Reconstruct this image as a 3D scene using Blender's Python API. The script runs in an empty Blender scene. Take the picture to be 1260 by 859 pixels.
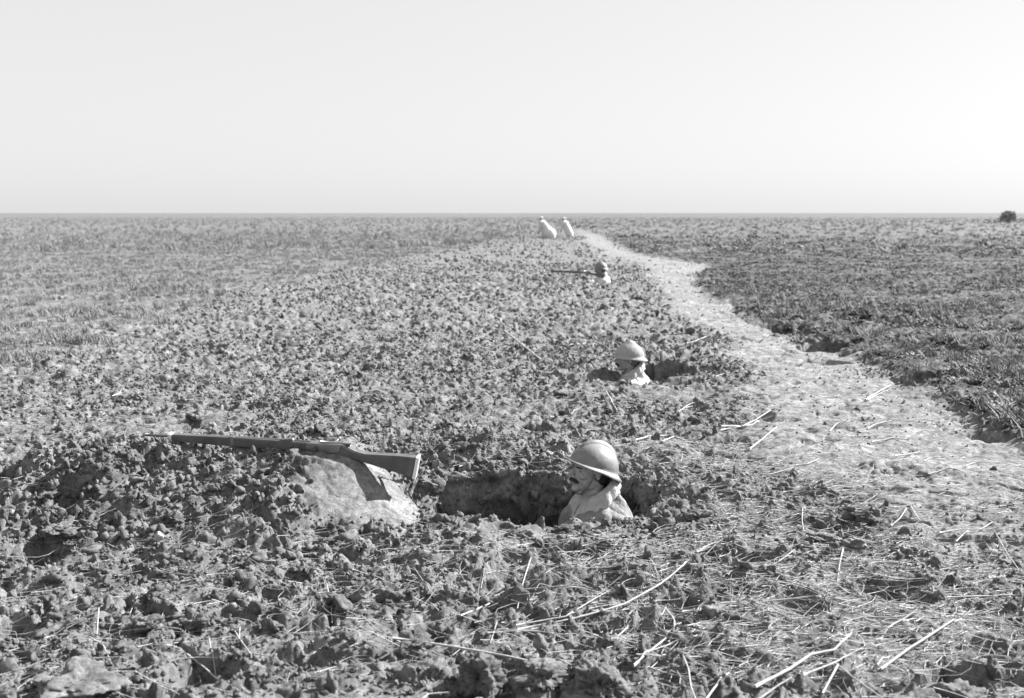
import bpy, bmesh, math, random
import numpy as np
from mathutils import Vector, Matrix, noise as mnoise
R = math.radians
random.seed(7)
rng = np.random.default_rng(11)
SC = bpy.context.scene
COL = SC.collection

# ---------------------------------------------------------------- camera
CAMH, FPX, CX, CY, HOR = 1.5, 1300.0, 630.0, 429.5, 262.0
TILT = math.atan((CY - HOR) / FPX)
cd = bpy.data.cameras.new('camera'); cam = bpy.data.objects.new('camera', cd); COL.objects.link(cam)
cam.location = (0, 0, CAMH); cam.rotation_euler = (R(90) - TILT, 0, 0)
cd.sensor_width = 36; cd.lens = 36 * FPX / 1260.0
cd.clip_start = 0.05; cd.clip_end = 20000
cd.dof.use_dof = True; cd.dof.focus_distance = 5.6; cd.dof.aperture_fstop = 3.4
SC.camera = cam

# ---------------------------------------------------------------- sky and sun
SUN_EL, SUN_AZ = 34.0, 27.0          # azimuth from +X (right) towards +Y (away from the camera)
w = bpy.data.worlds.new('World'); SC.world = w; w.use_nodes = True
nt = w.node_tree; nt.nodes.clear()
out = nt.nodes.new('ShaderNodeOutputWorld'); bg = nt.nodes.new('ShaderNodeBackground')
sky = nt.nodes.new('ShaderNodeTexSky'); sky.sky_type = 'NISHITA'; sky.sun_disc = False
sky.sun_elevation = R(SUN_EL); sky.sun_rotation = R(90 - SUN_AZ)
sky.dust_density = 1.5; sky.air_density = 1.0; sky.ozone_density = 1.0
bw = nt.nodes.new('ShaderNodeRGBToBW')
# hazy sky: the emulsion saw it as an almost even white
mrs = nt.nodes.new('ShaderNodeMath'); mrs.operation = 'MULTIPLY_ADD'; mrs.inputs[1].default_value = 0.22; mrs.inputs[2].default_value = 3.75
nt.links.new(sky.outputs[0], bw.inputs[0]); nt.links.new(bw.outputs[0], mrs.inputs[0]); nt.links.new(mrs.outputs[0], bg.inputs[0])
bg.inputs[1].default_value = 0.0525
nt.links.new(bg.outputs[0], out.inputs[0])
sl = bpy.data.lights.new('sun', 'SUN'); sun = bpy.data.objects.new('sun', sl); COL.objects.link(sun)
sl.energy = 5.0; sl.angle = R(0.5); sl.color = (1, 1, 1)
S = Vector((math.cos(R(SUN_EL)) * math.cos(R(SUN_AZ)), math.cos(R(SUN_EL)) * math.sin(R(SUN_AZ)), math.sin(R(SUN_EL))))
sun.rotation_euler = S.to_track_quat('Z', 'Y').to_euler(); sun.location = (20, 10, 20)
SC.view_settings.view_transform = 'Standard'; SC.view_settings.look = 'None'
SC.view_settings.exposure = 1.8; SC.view_settings.gamma = 1.0
SC.render.engine = 'CYCLES'

# ---------------------------------------------------------------- helpers
def ray(px, py):
    x = (px - CX) / FPX; y = -(py - CY) / FPX
    ct, st = math.cos(TILT), math.sin(TILT)
    return (x, ct + y * st, -st + y * ct)
def g0(px, py, z=0.0):
    d = ray(px, py); t = (z - CAMH) / d[2]
    return (d[0] * t, d[1] * t, z)
def gd(px, py, dist):                       # point at distance dist along Y
    d = ray(px, py); t = dist / d[1]
    return Vector((d[0] * t, dist, CAMH + d[2] * t))

def tag(o, label=None, cat=None, group=None, kind=None):
    if label: o['label'] = label
    if cat: o['category'] = cat
    if group: o['group'] = group
    if kind: o['kind'] = kind
    return o
def empty(name, loc=(0, 0, 0), rz=0.0):
    o = bpy.data.objects.new(name, None); COL.objects.link(o)
    o.location = loc; o.rotation_euler = (0, 0, rz); o.empty_display_size = 0.1
    return o
def link(name, me, mat=None, parent=None, smooth=True):
    o = bpy.data.objects.new(name, me); COL.objects.link(o)
    if mat and not me.materials: me.materials.append(mat)
    if parent: o.parent = parent
    if smooth: me.shade_smooth()
    return o
def mesh_np(name, V, F):                    # F: (n,4) or (n,3) int arrays
    V = np.asarray(V, np.float32); F = np.asarray(F, np.int32)
    me = bpy.data.meshes.new(name); n, k = F.shape
    me.vertices.add(len(V)); me.vertices.foreach_set('co', V.ravel())
    me.loops.add(n * k); me.loops.foreach_set('vertex_index', F.ravel())
    me.polygons.add(n); me.polygons.foreach_set('loop_start', np.arange(0, n * k, k, dtype=np.int32))
    me.polygons.foreach_set('loop_total', np.full(n, k, np.int32))
    me.update(calc_edges=True)
    return me

# ---------------------------------------------------------------- numpy noise
def hsh(ix, iy, s):
    a = (ix.astype(np.int64) * 374761393 + iy.astype(np.int64) * 668265263 + s * 974634777) & 0xffffffff
    a = ((a ^ (a >> 13)) * 1274126177) & 0xffffffff
    a = ((a ^ (a >> 16)) * 2246822519) & 0xffffffff
    a = a ^ (a >> 15)
    return (a & 0xffffff) / float(0x1000000)
def vnoise(x, y, s=0):
    ix = np.floor(x); iy = np.floor(y); fx = x - ix; fy = y - iy
    fx = fx * fx * (3 - 2 * fx); fy = fy * fy * (3 - 2 * fy)
    a = hsh(ix, iy, s); b = hsh(ix + 1, iy, s); c = hsh(ix, iy + 1, s); d = hsh(ix + 1, iy + 1, s)
    return (a + (b - a) * fx) * (1 - fy) + (c + (d - c) * fx) * fy - 0.5
def fbm(x, y, s, n=4):
    r = 0; a = 1.0
    for k in range(n):
        r = r + a * vnoise(x * 2 ** k + 17.3 * k, y * 2 ** k - 9.1 * k, s + k); a *= 0.5
    return r
def lumps(x, y, size, s, fill=0.75, sharp=0.5):
    u = x / size + 0.45 * vnoise(x / size * 1.7, y / size * 1.7, s + 50); v = y / size + 0.45 * vnoise(x / size * 1.7 + 9, y / size * 1.7, s + 51)
    ix = np.floor(u); iy = np.floor(v); r = np.zeros_like(x)
    for dx in (-1, 0, 1):
        for dy in (-1, 0, 1):
            cx = ix + dx; cy = iy + dy
            on = hsh(cx, cy, s + 3)
            px = cx + 0.1 + 0.8 * hsh(cx, cy, s); py = cy + 0.1 + 0.8 * hsh(cx, cy, s + 1)
            rad = 0.28 + 0.5 * hsh(cx, cy, s + 2)
            d2 = ((u - px) ** 2 + (v - py) ** 2) / rad ** 2
            hh = np.where(on < fill, rad * np.clip(1 - d2, 0, 1) ** sharp * (0.5 + 0.8 * hsh(cx, cy, s + 4)), 0)
            r = np.maximum(r, hh)
    return r * size
def sstep(a, b, x):
    t = np.clip((x - a) / (b - a), 0, 1); return t * t * (3 - 2 * t)

# ---------------------------------------------------------------- the lie of the land
PATH = [(284, 712, 716), (290, 714, 738), (300, 722, 756), (312, 746, 780), (319, 768, 812), (325, 784, 866), (331, 795, 868), (338, 798, 856), (350, 804, 852),
        (365, 816, 876), (380, 828, 896), (400, 852, 935), (420, 884, 990), (440, 905, 1050), (460, 918, 1095), (480, 922, 1135), (500, 928, 1168),
        (530, 935, 1215), (560, 950, 1268), (600, 1010, 1335), (650, 1120, 1400), (700, 1210, 1480), (780, 1330, 1660), (860, 1450, 1840), (1200, 2000, 2700)]
LEFT = [(286, 700), (300, 590), (320, 500), (340, 400), (370, 270), (410, 140), (450, 30), (470, -40), (520, -320), (700, -1500)]
def edge(tab, col):
    P = [g0(r[col], r[0]) for r in tab]; P.sort(key=lambda p: p[1])
    return np.array([p[1] for p in P]), np.array([p[0] for p in P])
EL, ER, EG = edge(PATH, 1), edge(PATH, 2), edge(LEFT, 1)
YF = g0(630, 286)[1]
def masks(x, y):
    xs = x; yy = np.maximum(y, 1.0)
    wob = fbm(x * 0.9, y * 0.9, 200, 3) * (0.25 + 0.008 * yy) + 0.22 * fbm(x * 5, y * 5, 210, 4)
    l = np.interp(yy, *EL); r = np.interp(yy, *ER); g = np.interp(yy, *EG)
    soft = 0.16 + 0.005 * yy
    far = sstep(YF + 8, YF + 30, yy + fbm(x * .1, y * .1, 220, 2) * 20)
    p = sstep(-soft, soft, xs + wob - l) * sstep(-soft, soft, r - xs + wob) * (1 - far) * (y > 0.5) * (.35 + .65 * sstep(3.9, 6.2, yy + wob * 2))
    gl = sstep(-soft * 2 - .4, soft * 2 + .4, g - xs + wob * 3.0)
    gr = sstep(-soft, soft, xs - r + wob)
    gl = np.maximum(gl, far * (xs < l)); gr = np.maximum(gr * (1 - p), far * (xs >= l))
    return p, gl * (1 - p), gr
def ell(x, y, cx, cy, a, b, ang=0.0):
    c, s = math.cos(ang), math.sin(ang); u = (x - cx) * c + (y - cy) * s; v = -(x - cx) * s + (y - cy) * c
    return np.sqrt((u / a) ** 2 + (v / b) ** 2)
# small dark hollows: image position, radius in m, depth in m
HOLLOW = [(655, 528, .12, .10), (525, 772, .07, .07), (365, 709, .06, .07), (1082, 722, .08, .07), (729, 672, .06, .08), (1215, 537, .11, .06),
          (560, 459, .13, .08), (985, 606, .08, .06), (450, 453, .15, .08), (618, 695, .08, .05), (870, 488, .09, .07), (740, 532, .09, .06),
          (200, 545, .07, .04), (190, 583, .10, .05), (30, 560, .16, .07), (15, 630, .10, .06), (150, 595, .08, .06), (15, 770, .09, .05),
          (245, 828, .10, .05), (1190, 830, .10, .05), (640, 700, .05, .04), (1050, 650, .10, .06), (1120, 735, .08, .05), (840, 735, .09, .05),
          (790, 445, .10, .03), (690, 500, .10, .05), (500, 385, .22, .08), (495, 398, .2, .07), (275, 365, .15, .04), (200, 500, .1, .05), (940, 510, .08, .05),
          (1075, 400, .35, .10), (980, 407, .3, .10), (1010, 428, .25, .1), (1040, 395, .25, .08), (1130, 470, .2, .08), (620, 640, .04, .02), (665, 665, .06, .04),
          (1020, 445, .2, .08), (90, 650, .1, .05), (60, 690, .1, .05), (320, 640, .07, .04), (410, 625, .05, .03), (930, 680, .09, .05), (980, 740, .1, .05)]
HOLLOW = [(g0(a, b)[0], g0(a, b)[1], r, d) for a, b, r, d in HOLLOW]
def macro(x, y):
    p, gl, gr = masks(x, y)
    near = np.clip((60 - y) / 40, 0, 1)
    z = 0.05 * fbm(x * 0.8, y * 0.8, 1, 3) * near
    z = z * (1 - 0.5 * p)
    # spoil bank left of the pit, carrying the rifle
    fx = sstep(-0.42, -0.88, x) * sstep(-3.4, -1.95, x)
    sf = 0.34 + 0.20 * sstep(-0.80, -1.10, x)
    prof = np.where(y < 5.33, np.exp(-((y - 5.33) / sf) ** 2 * 0.9), np.exp(-((y - 5.33) / 0.55) ** 2))
    keep = 1 - np.minimum(1, fx * prof * 1.5)
    z = z * (0.25 + 0.75 * keep) + 0.33 * fx * prof - 0.035 * np.exp(-((x + 1.45) / 0.22) ** 2) * fx * prof
    # spoil round the pits
    z = z + 0.10 * np.exp(-((x - 0.05) / 0.75) ** 2 - ((y - 6.55) / 0.28) ** 2)
    z = z - 0.07 * np.exp(-((x - 1.25) / 0.45) ** 4 - ((y - 9.6) / 0.4) ** 2)
    z = z - 0.045 * np.exp(-((x - 0.3) / 0.5) ** 4 - ((y - 5.05) / 0.28) ** 2)
    z = z + 0.05 * np.exp(-((x - 1.05) / 0.3) ** 2 - ((y - 5.8) / 0.4) ** 2)
    z = z + 0.09 * np.exp(-((x - 1.35) / 0.7) ** 2 - ((y - 11.2) / 0.4) ** 2) + 0.10 * np.exp(-((x - 0.75) / 0.35) ** 2 - ((y - 10.0) / 0.45) ** 2)
    z = z + 0.16 * np.exp(-((x - 1.15) / 0.7) ** 2 - ((y - 22.6) / 0.6) ** 2)
    z = z + 0.07 * sstep(0, 1, gr) * near
    return z, p, gl, gr
def pits(x, y):
    n = 0.16 * fbm(x * 2.6, y * 2.6, 30, 3)
    e = np.minimum(ell(x, y, -0.04, 5.60, 0.54, 0.43, 0.0) , ell(x, y, 0.46, 5.60, 0.31, 0.37, 0.1)) + n + .06 * fbm(x * 13, y * 13, 33, 3)
    d1 = 1.32 * np.clip((1.17 - e) / 0.43, 0, 1) ** 1.9 * (1 + .25 * fbm(x * 5, y * 5, 35, 3) * (e > .78))
    e = ell(x, y, 1.46, 10.20, 0.38, 0.34, 0.0) + n
    d2 = 1.3 * sstep(1.08, 0.86, e)
    e = ell(x, y, 1.80, 10.16, 0.36, 0.15, 0.0) + n
    d2 = np.maximum(d2, 0.30 * sstep(1.3, 0.7, e))
    e = ell(x, y, 1.98, 22.7, 0.40, 0.40, 0.0) + n
    d3 = 1.2 * sstep(1.05, 0.80, e)
    e = ell(x, y, -2.75+5.2, 44.0, 0.1, 0.1)
    return np.maximum(np.maximum(d1, d2), d3)
def height(x, y, full=True):
    z, p, gl, gr = macro(x, y)
    pit = pits(x, y)
    ap = sstep(0.02, 0.25, pit)
    hol = np.zeros_like(x)
    kk = np.where((y < 34) & (y > 2.5) & (np.abs(x) < 14))[0]
    if len(kk):
        xk, yk = x[kk], y[kk]; nn = 0.45 * fbm(xk * 9, yk * 9, 70, 4); hk = np.zeros_like(xk)
        for hx, hy, hr, hd in HOLLOW:
            q = np.where((np.abs(xk - hx) < 2.6 * hr) & (np.abs(yk - hy) < 2.6 * hr))[0]
            if len(q) == 0: continue
            e = np.sqrt(((xk[q] - hx) / (hr * 1.15)) ** 2 + ((yk[q] - hy) / (hr * 1.15)) ** 2) + nn[q]
            hk[q] = np.maximum(hk[q], hd * 1.9 * sstep(1.15, 0.62, e))
        hol[kk] = hk
    if full:
        kk = np.where((np.hypot(x, y) < 75) & (y > -6) & (np.abs(x) < 45))[0]
        if len(kk):
            X, Y = x[kk], y[kk]
            mound = np.exp(-((X + 0.74) / 0.33) ** 6 - ((Y - 5.12) / 0.31) ** 6)       # packed face of the bank
            lip = np.exp(-((X - 0.15) / 0.65) ** 4 - ((Y - 5.0) / 0.17) ** 2)
            amp = (1 - 0.66 * p[kk]) * (1 - 0.80 * gl[kk]) * (1 - 0.35 * gr[kk]) * (1 - 0.86 * mound) * (1 - .75 * lip)
            patch = 0.55 + 0.9 * np.clip(fbm(X * 1.3, Y * 1.3, 90, 3) + 0.35, 0, 1)
            fade = np.clip(1.3 - Y / 60, 0, 1)
            grow = 0.80 + 0.15 * sstep(5, 16, Y)
            c = 0.30 * lumps(X, Y, 0.24, 400, 0.30, 0.8) * np.clip(fbm(X * .7, Y * .7, 95, 2) + .8, 0, 1.4)
            c = c + 0.30 * lumps(X, Y, 0.105, 410, 0.50, 0.6)
            c = c + 0.60 * lumps(X + c, Y - c, 0.050, 420, 0.65, 0.5)
            c = c + 0.65 * lumps(X + c, Y + c, 0.024, 430, 0.75, 0.5)
            f5 = fbm(X * 10, Y * 10, 440, 6); c = c + 0.050 * f5 - 0.025 * np.abs(fbm(X * 22, Y * 22, 447, 4)) - 0.014
            z[kk] += c * amp * patch * fade * grow + 0.010 * fbm(X * 9, Y * 9, 450, 4) * fade
            # ragged clefts between the lumps
            rv = np.abs(fbm(X * 3.1, Y * 3.1, 460, 4)); z[kk] -= 0.040 * sstep(0.10, 0.0, rv) * amp * fade
            rv = fbm(X * 4.3, Y * 5.5, 470, 5); z[kk] -= 0.085 * sstep(0.27, 0.42, rv) * amp * fade * grow
    return z - pit - hol * (1 - ap), p, gl, gr, pit
def hpt(x, y, full=False):
    return float(height(np.array([x], float), np.array([y], float), full)[0][0])
def hits(pts, up=0.0):                      # where rays through the photograph's points meet the land
    D = np.array([ray(*q) for q in pts]); z = np.zeros(len(D))
    for _ in range(6):
        t = (z - CAMH) / D[:, 2]; X, Y = D[:, 0] * t, D[:, 1] * t
        m = macro(X, Y)[0]; z = 0.5 * z + 0.5 * (m + up)
    t = (z - CAMH) / D[:, 2]
    return np.stack([D[:, 0] * t, D[:, 1] * t, z], 1)

# ---------------------------------------------------------------- materials (the photograph is monochrome)
def mat(name, col=0.3, rough=0.9, var=0.0, vscale=20.0, bump=0.0, bscale=60.0, metal=0.0, coord='Object', spec=0.2):
    m = bpy.data.materials.new(name); m.use_nodes = True; t = m.node_tree; b = t.nodes['Principled BSDF']
    b.inputs['Roughness'].default_value = rough; b.inputs['Metallic'].default_value = metal
    b.inputs['Specular IOR Level'].default_value = spec
    b.inputs['Base Color'].default_value = (col, col, col, 1)
    tc = t.nodes.new('ShaderNodeTexCoord')
    if var:
        n = t.nodes.new('ShaderNodeTexNoise'); n.inputs['Scale'].default_value = vscale; n.inputs['Detail'].default_value = 6
        n.inputs['Roughness'].default_value = 0.65
        r = t.nodes.new('ShaderNodeMapRange'); r.inputs[1].default_value = 0.3; r.inputs[2].default_value = 0.7
        r.inputs[3].default_value = col * (1 - var); r.inputs[4].default_value = col * (1 + var)
        t.links.new(tc.outputs[coord], n.inputs['Vector']); t.links.new(n.outputs['Fac'], r.inputs[0]); t.links.new(r.outputs[0], b.inputs['Base Color'])
    if bump:
        n2 = t.nodes.new('ShaderNodeTexNoise'); n2.inputs['Scale'].default_value = bscale; n2.inputs['Detail'].default_value = 5
        bp = t.nodes.new('ShaderNodeBump'); bp.inputs['Strength'].default_value = 1.0; bp.inputs['Distance'].default_value = bump
        t.links.new(tc.outputs[coord], n2.inputs['Vector']); t.links.new(n2.outputs['Fac'], bp.inputs['Height']); t.links.new(bp.outputs[0], b.inputs['Normal'])
    return m
def soil_material(name, ground):
    m = bpy.data.materials.new(name); m.use_nodes = True; t = m.node_tree; N = t.nodes; L = t.links; b = N['Principled BSDF']
    b.inputs['Roughness'].default_value = 1.0; b.inputs['Specular IOR Level'].default_value = 0.1
    geo = N.new('ShaderNodeNewGeometry')
    def nz(scale, det=5, rough=0.6):
        n = N.new('ShaderNodeTexNoise'); n.inputs['Scale'].default_value = scale; n.inputs['Detail'].default_value = det; n.inputs['Roughness'].default_value = rough
        L.new(geo.outputs['Position'], n.inputs['Vector']); return n.outputs['Fac']
    def mr(src, a, b_, c, d):
        r = N.new('ShaderNodeMapRange'); r.inputs[1].default_value = a; r.inputs[2].default_value = b_; r.inputs[3].default_value = c; r.inputs[4].default_value = d
        L.new(src, r.inputs[0]); return r.outputs[0]
    def mul(a, b_, op='MULTIPLY'):
        r = N.new('ShaderNodeMath'); r.operation = op; L.new(a, r.inputs[0])
        if isinstance(b_, float): r.inputs[1].default_value = b_
        else: L.new(b_, r.inputs[1])
        return r.outputs[0]
    def mix(f, a, b_):
        r = N.new('ShaderNodeMix'); r.data_type = 'FLOAT'; L.new(f, r.inputs[0])
        for s, q in ((2, a), (3, b_)):
            if isinstance(q, float): r.inputs[s].default_value = q
            else: L.new(q, r.inputs[s])
        return r.outputs[0]
    base = mul(mul(mr(nz(2.2), .3, .7, .80, 1.2), mr(nz(38.0, 6, .7), .3, .7, .55, 1.45)), mr(nz(9.0, 7, .75), .36, .62, .55, 1.2))
    if ground:
        def at(n_):
            a = N.new('ShaderNodeAttribute'); a.attribute_name = n_; return a.outputs['Fac']
        pl = mix(at('grass_left'), 0.162, mul(mr(nz(1.3, 8, .75), .35, .65, .11, .17), mr(nz(9.0, 4, .7), .35, .65, .6, 1.4)))
        far = at('far')
        pl = mix(at('grass_right'), pl, mul(mul(mr(nz(1.1, 8, .75), .35, .65, .055, .10), mr(nz(9.0, 4, .7), .35, .65, .6, 1.4)), mr(nz(.25, 4, .6), .35, .65, .85, 1.25)))
        pl = mix(far, pl, mul(mul(mr(nz(.35, 8, .75), .35, .65, .095, .17), mr(nz(.03, 6, .7), .35, .65, .85, 1.15)), mr(nz(2.5, 8, .8), .38, .62, .55, 1.45)))
        pl = mix(at('path'), pl, mul(mr(nz(6.0, 7, .7), .35, .65, .175, .255), mr(nz(1.0, 4, .7), .35, .65, .88, 1.08)))
        pl = mix(at('face'), pl, 0.22)
        pl = mix(at('pit'), pl, mr(nz(22.0, 6, .7), .35, .65, .018, .065))  # pit shade put into the colour: same earth, painted near black with depth
        col = mul(pl, base)
    else:
        oi = N.new('ShaderNodeObjectInfo')
        col = mul(mul(base, 0.158), mr(oi.outputs['Random'], 0, 1, .8, 1.2))
    L.new(col, b.inputs['Base Color'])
    hsum = mul(mul(nz(70.0, 8, .78), mul(nz(320.0, 3, .6), 0.3), 'ADD'), mul(nz(24.0, 4, .6), 0.9), 'ADD')
    bp = N.new('ShaderNodeBump'); bp.inputs['Strength'].default_value = 1.0; bp.inputs['Distance'].default_value = 0.010
    L.new(hsum, bp.inputs['Height']); L.new(bp.outputs[0], b.inputs['Normal'])
    return m
M_GROUND = soil_material('tilled_earth', True)
M_CLOD = soil_material('crumbly_clod', False)
M_STRAW = mat('dry_straw', 0.33, 0.7, 0.45, 14, coord='Generated')
M_STRAW2 = mat('weathered_straw', 0.27, 0.7, 0.35, 12)
M_GRASS = mat('dry_grass', 0.2, 0.8, 0.4, 3, coord='Object')
M_WEED = mat('weed_leaf', 0.06, 0.7, 0.6, 3, coord='Object')
M_WOOD = mat('gun_walnut', 0.085, 0.45, 0.35, 14, 0.0015, 60, spec=0.5)
M_STEEL = mat('gun_steel', 0.22, 0.35, 0.2, 30, metal=0.8, spec=0.5)
M_BRASS = mat('worn_bright_steel', 0.75, 0.3, 0.1, 30, metal=0.5)
M_LEATH = mat('sling_leather', 0.1, 0.6, 0.3, 40, spec=0.4)
M_SKIN = mat('weathered_skin', 0.28, 0.6, 0.30, 30, 0.003, 60, spec=0.35)
M_HAIR = mat('dark_hair', 0.025, 0.6, 0.4, 90, 0.003, 200)
M_EYE = mat('eyeball', 0.06, 0.2, spec=0.5)
M_HELM = mat('painted_helmet_steel', 0.15, 0.55, 0.28, 26, 0.0012, 60, spec=0.4)
M_COVER = mat('pale_helmet_cloth', 0.27, 0.9, 0.15, 30, 0.008, 22)
M_COAT = mat('greatcoat_wool', 0.18, 0.95, 0.25, 26, 0.007, 70)
M_SCARF = mat('pale_neckcloth', 0.33, 0.95, 0.2, 30, 0.007, 50)
M_PALE = mat('pale_greatcoat', 0.5, 0.95, 0.1, 20, 0.003, 60)
M_TROUS = mat('trouser_wool', 0.12, 0.95, 0.15, 26)
M_BUSH = mat('bush_leaf', 0.32, 0.8, 0.4, 2)
M_BARK = mat('bush_bark', 0.12, 0.9, 0.3, 20)
M_STONE = mat('pale_stone', 0.4, 0.8, 0.15, 30, 0.003, 60)

# ---------------------------------------------------------------- the ground: one sheet, fine near the camera, out to the horizon
ang = np.concatenate([np.linspace(-180, -36, 40, endpoint=False), np.linspace(-36, 36, 900, endpoint=False), np.linspace(36, 180, 40, endpoint=False)])
rad = [0.6]
while rad[-1] < 7000:
    r_ = rad[-1]
    if r_ < 3.2: k = 0.03
    elif r_ < 5.0: k = 0.0032
    elif 5.84 < r_ < 6.18: k = 0.0006
    elif r_ < 6.6: k = 0.0019
    elif r_ < 14: k = 0.0035
    elif r_ < 40: k = 0.0075
    elif r_ < 120: k = 0.02
    else: k = 0.08
    rad.append(r_ * (1 + k))
rad = np.array(rad); A, RR = np.meshgrid(np.radians(ang), rad)
GX = RR * np.sin(A); GY = RR * np.cos(A)
shp = GX.shape
z, p_, gl_, gr_, pit_ = height(GX.ravel(), GY.ravel(), True)
GZ = z.reshape(shp)
# crumble the steep pit walls sideways as well, so they are not smooth curtains
wall = (sstep(0.005, 0.08, pit_) * sstep(1.5, 1.0, pit_)).reshape(shp)
wx = fbm(GX * 9, GZ * 14, 500, 5); wy = fbm(GX * 9, GZ * 13 + 40, 510, 5) + 0.6 * (lumps(GX.ravel(), GZ.ravel() * 1.0 + 7, .09, 520, .7).reshape(shp) / .09 - .4)
VX = GX + 0.05 * wx * wall; VY = GY - 0.06 * wy * wall
nr, nc = shp
V = np.stack([VX.ravel(), VY.ravel(), GZ.ravel()], 1)
V = np.vstack([V, [[0, 0, float(GZ[0].mean())]]])
i = np.arange(nr - 1)[:, None]; j = np.arange(nc)[None, :]; j2 = (j + 1) % nc
F = np.stack([i * nc + j, (i) * nc + j2, (i + 1) * nc + j2, (i + 1) * nc + j], -1).reshape(-1, 4)
F = F[:, ::-1]
face_m = np.exp(-((GX.ravel() + 0.72) / 0.26) ** 4 - ((GY.ravel() - 5.12) / 0.22) ** 4)
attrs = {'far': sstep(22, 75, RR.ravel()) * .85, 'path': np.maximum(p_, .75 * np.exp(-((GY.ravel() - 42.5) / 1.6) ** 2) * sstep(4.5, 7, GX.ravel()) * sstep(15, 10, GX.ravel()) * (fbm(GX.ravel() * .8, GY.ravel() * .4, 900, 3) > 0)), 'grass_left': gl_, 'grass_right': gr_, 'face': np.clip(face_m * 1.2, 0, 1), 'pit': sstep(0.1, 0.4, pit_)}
pf = p_.ravel()[F].mean(1) > 0.5; glf = gl_.ravel()[F].mean(1) > 0.5; grf = (gr_.ravel()[F].mean(1) > 0.5) & ~pf
# one normal field for the whole sheet, so the pieces of it meet without a seam
def grid_normals():
    P = V[:-1].reshape(nr, nc, 3)
    du = np.roll(P, -1, 1) - np.roll(P, 1, 1); dv = np.gradient(P, axis=0)
    n = np.cross(du, dv); n /= np.linalg.norm(n, axis=2, keepdims=True) + 1e-12
    n = n * np.where(n[..., 2:3] < 0, -1, 1) if False else n
    return n.reshape(-1, 3)
def ground_piece(name, sel, extra=False):
    f = F[sel]; used, inv = np.unique(f, return_inverse=True)
    me = mesh_np(name, V[used], inv.reshape(-1, 4))
    for k_, a_ in attrs.items():
        at = me.attributes.new(k_, 'FLOAT', 'POINT'); at.data.foreach_set('value', a_.ravel()[used].astype(np.float32))
    o = link(name, me, M_GROUND); tag(o, kind='structure')
    return o
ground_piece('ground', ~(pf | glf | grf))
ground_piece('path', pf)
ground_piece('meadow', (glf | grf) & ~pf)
# ground right under the photographer
n0 = nc
me = bpy.data.meshes.new('ground_centre')
me.from_pydata([tuple(v) for v in V[:nc]] + [(0, 0, float(GZ[0].mean()))], [], [(k, (k + 1) % nc, nc) for k in range(nc)][::-1])
tag(link('soil', me, M_CLOD), kind='structure')

# ---------------------------------------------------------------- clod shapes
def clod_mesh(name, sub, seed, rough=0.35, flat=0.75):
    bm = bmesh.new(); bmesh.ops.create_icosphere(bm, subdivisions=sub, radius=1.0)
    o = Vector((seed * 7.3, seed * 3.1, seed))
    st = Vector((1 + .35 * math.sin(seed * 5), 1 + .3 * math.cos(seed * 3), flat))
    for v in bm.verts:
        c = v.co.copy()
        d = 1 + rough * mnoise.noise(c * 1.3 + o) * 1.8 - rough * 0.7 * abs(mnoise.noise(c * 2.6 + o)) + rough * 0.55 * (.3 - abs(mnoise.noise(c * 5.3 + o))) + rough * 0.35 * mnoise.noise(c * 10 + o)
        v.co = Vector((c.x * st.x, c.y * st.y, c.z * st.z)) * d * 0.95
    me = bpy.data.meshes.new(name); bm.to_mesh(me); bm.free(); me.materials.append(M_CLOD); me.shade_smooth(); return me
def scatter(name, pts, rot, scl, idx, meshes, label, mat_=None):
    """one 'stuff' object: instances of a few small meshes on points"""
    src = bpy.data.collections.new(name + '_shapes')
    for k, m_ in enumerate(meshes):
        src.objects.link(bpy.data.objects.new('%s_%02d' % (name, k), m_))
    me = bpy.data.meshes.new(name); me.vertices.add(len(pts)); me.vertices.foreach_set('co', np.asarray(pts, np.float32).ravel())
    a = me.attributes.new('rot', 'FLOAT_VECTOR', 'POINT'); a.data.foreach_set('vector', np.asarray(rot, np.float32).ravel())
    a = me.attributes.new('scl', 'FLOAT_VECTOR', 'POINT'); a.data.foreach_set('vector', np.asarray(scl, np.float32).ravel())
    a = me.attributes.new('pick', 'INT', 'POINT'); a.data.foreach_set('value', np.asarray(idx, np.int32))
    ng = bpy.data.node_groups.new(name + '_nodes', 'GeometryNodeTree')
    ng.interface.new_socket('Geometry', in_out='INPUT', socket_type='NodeSocketGeometry'); ng.interface.new_socket('Geometry', in_out='OUTPUT', socket_type='NodeSocketGeometry')
    N = ng.nodes; L = ng.links
    gi = N.new('NodeGroupInput'); go = N.new('NodeGroupOutput'); ci = N.new('GeometryNodeCollectionInfo'); iop = N.new('GeometryNodeInstanceOnPoints')
    ci.inputs[0].default_value = src; ci.inputs[1].default_value = True; ci.inputs[2].default_value = True
    def na(n_, ty):
        q = N.new('GeometryNodeInputNamedAttribute'); q.data_type = ty; q.inputs[0].default_value = n_; return q.outputs[0]
    L.new(gi.outputs[0], iop.inputs['Points']); L.new(ci.outputs[0], iop.inputs['Instance']); iop.inputs['Pick Instance'].default_value = True
    L.new(na('pick', 'INT'), iop.inputs['Instance Index']); L.new(na('rot', 'FLOAT_VECTOR'), iop.inputs['Rotation']); L.new(na('scl', 'FLOAT_VECTOR'), iop.inputs['Scale'])
    L.new(iop.outputs[0], go.inputs[0])
    o = bpy.data.objects.new(name, me); COL.objects.link(o)
    md = o.modifiers.new('scatter', 'NODES'); md.node_group = ng
    tag(o, label, kind='stuff'); return o
def wedge(n, r0, r1, half=33, power=1.0):
    a = np.radians(rng.uniform(-half, half, n)); r = np.sqrt(rng.uniform(0, 1, n) ** power * (r1 ** 2 - r0 ** 2) + r0 ** 2)
    return r * np.sin(a), r * np.cos(a)

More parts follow.
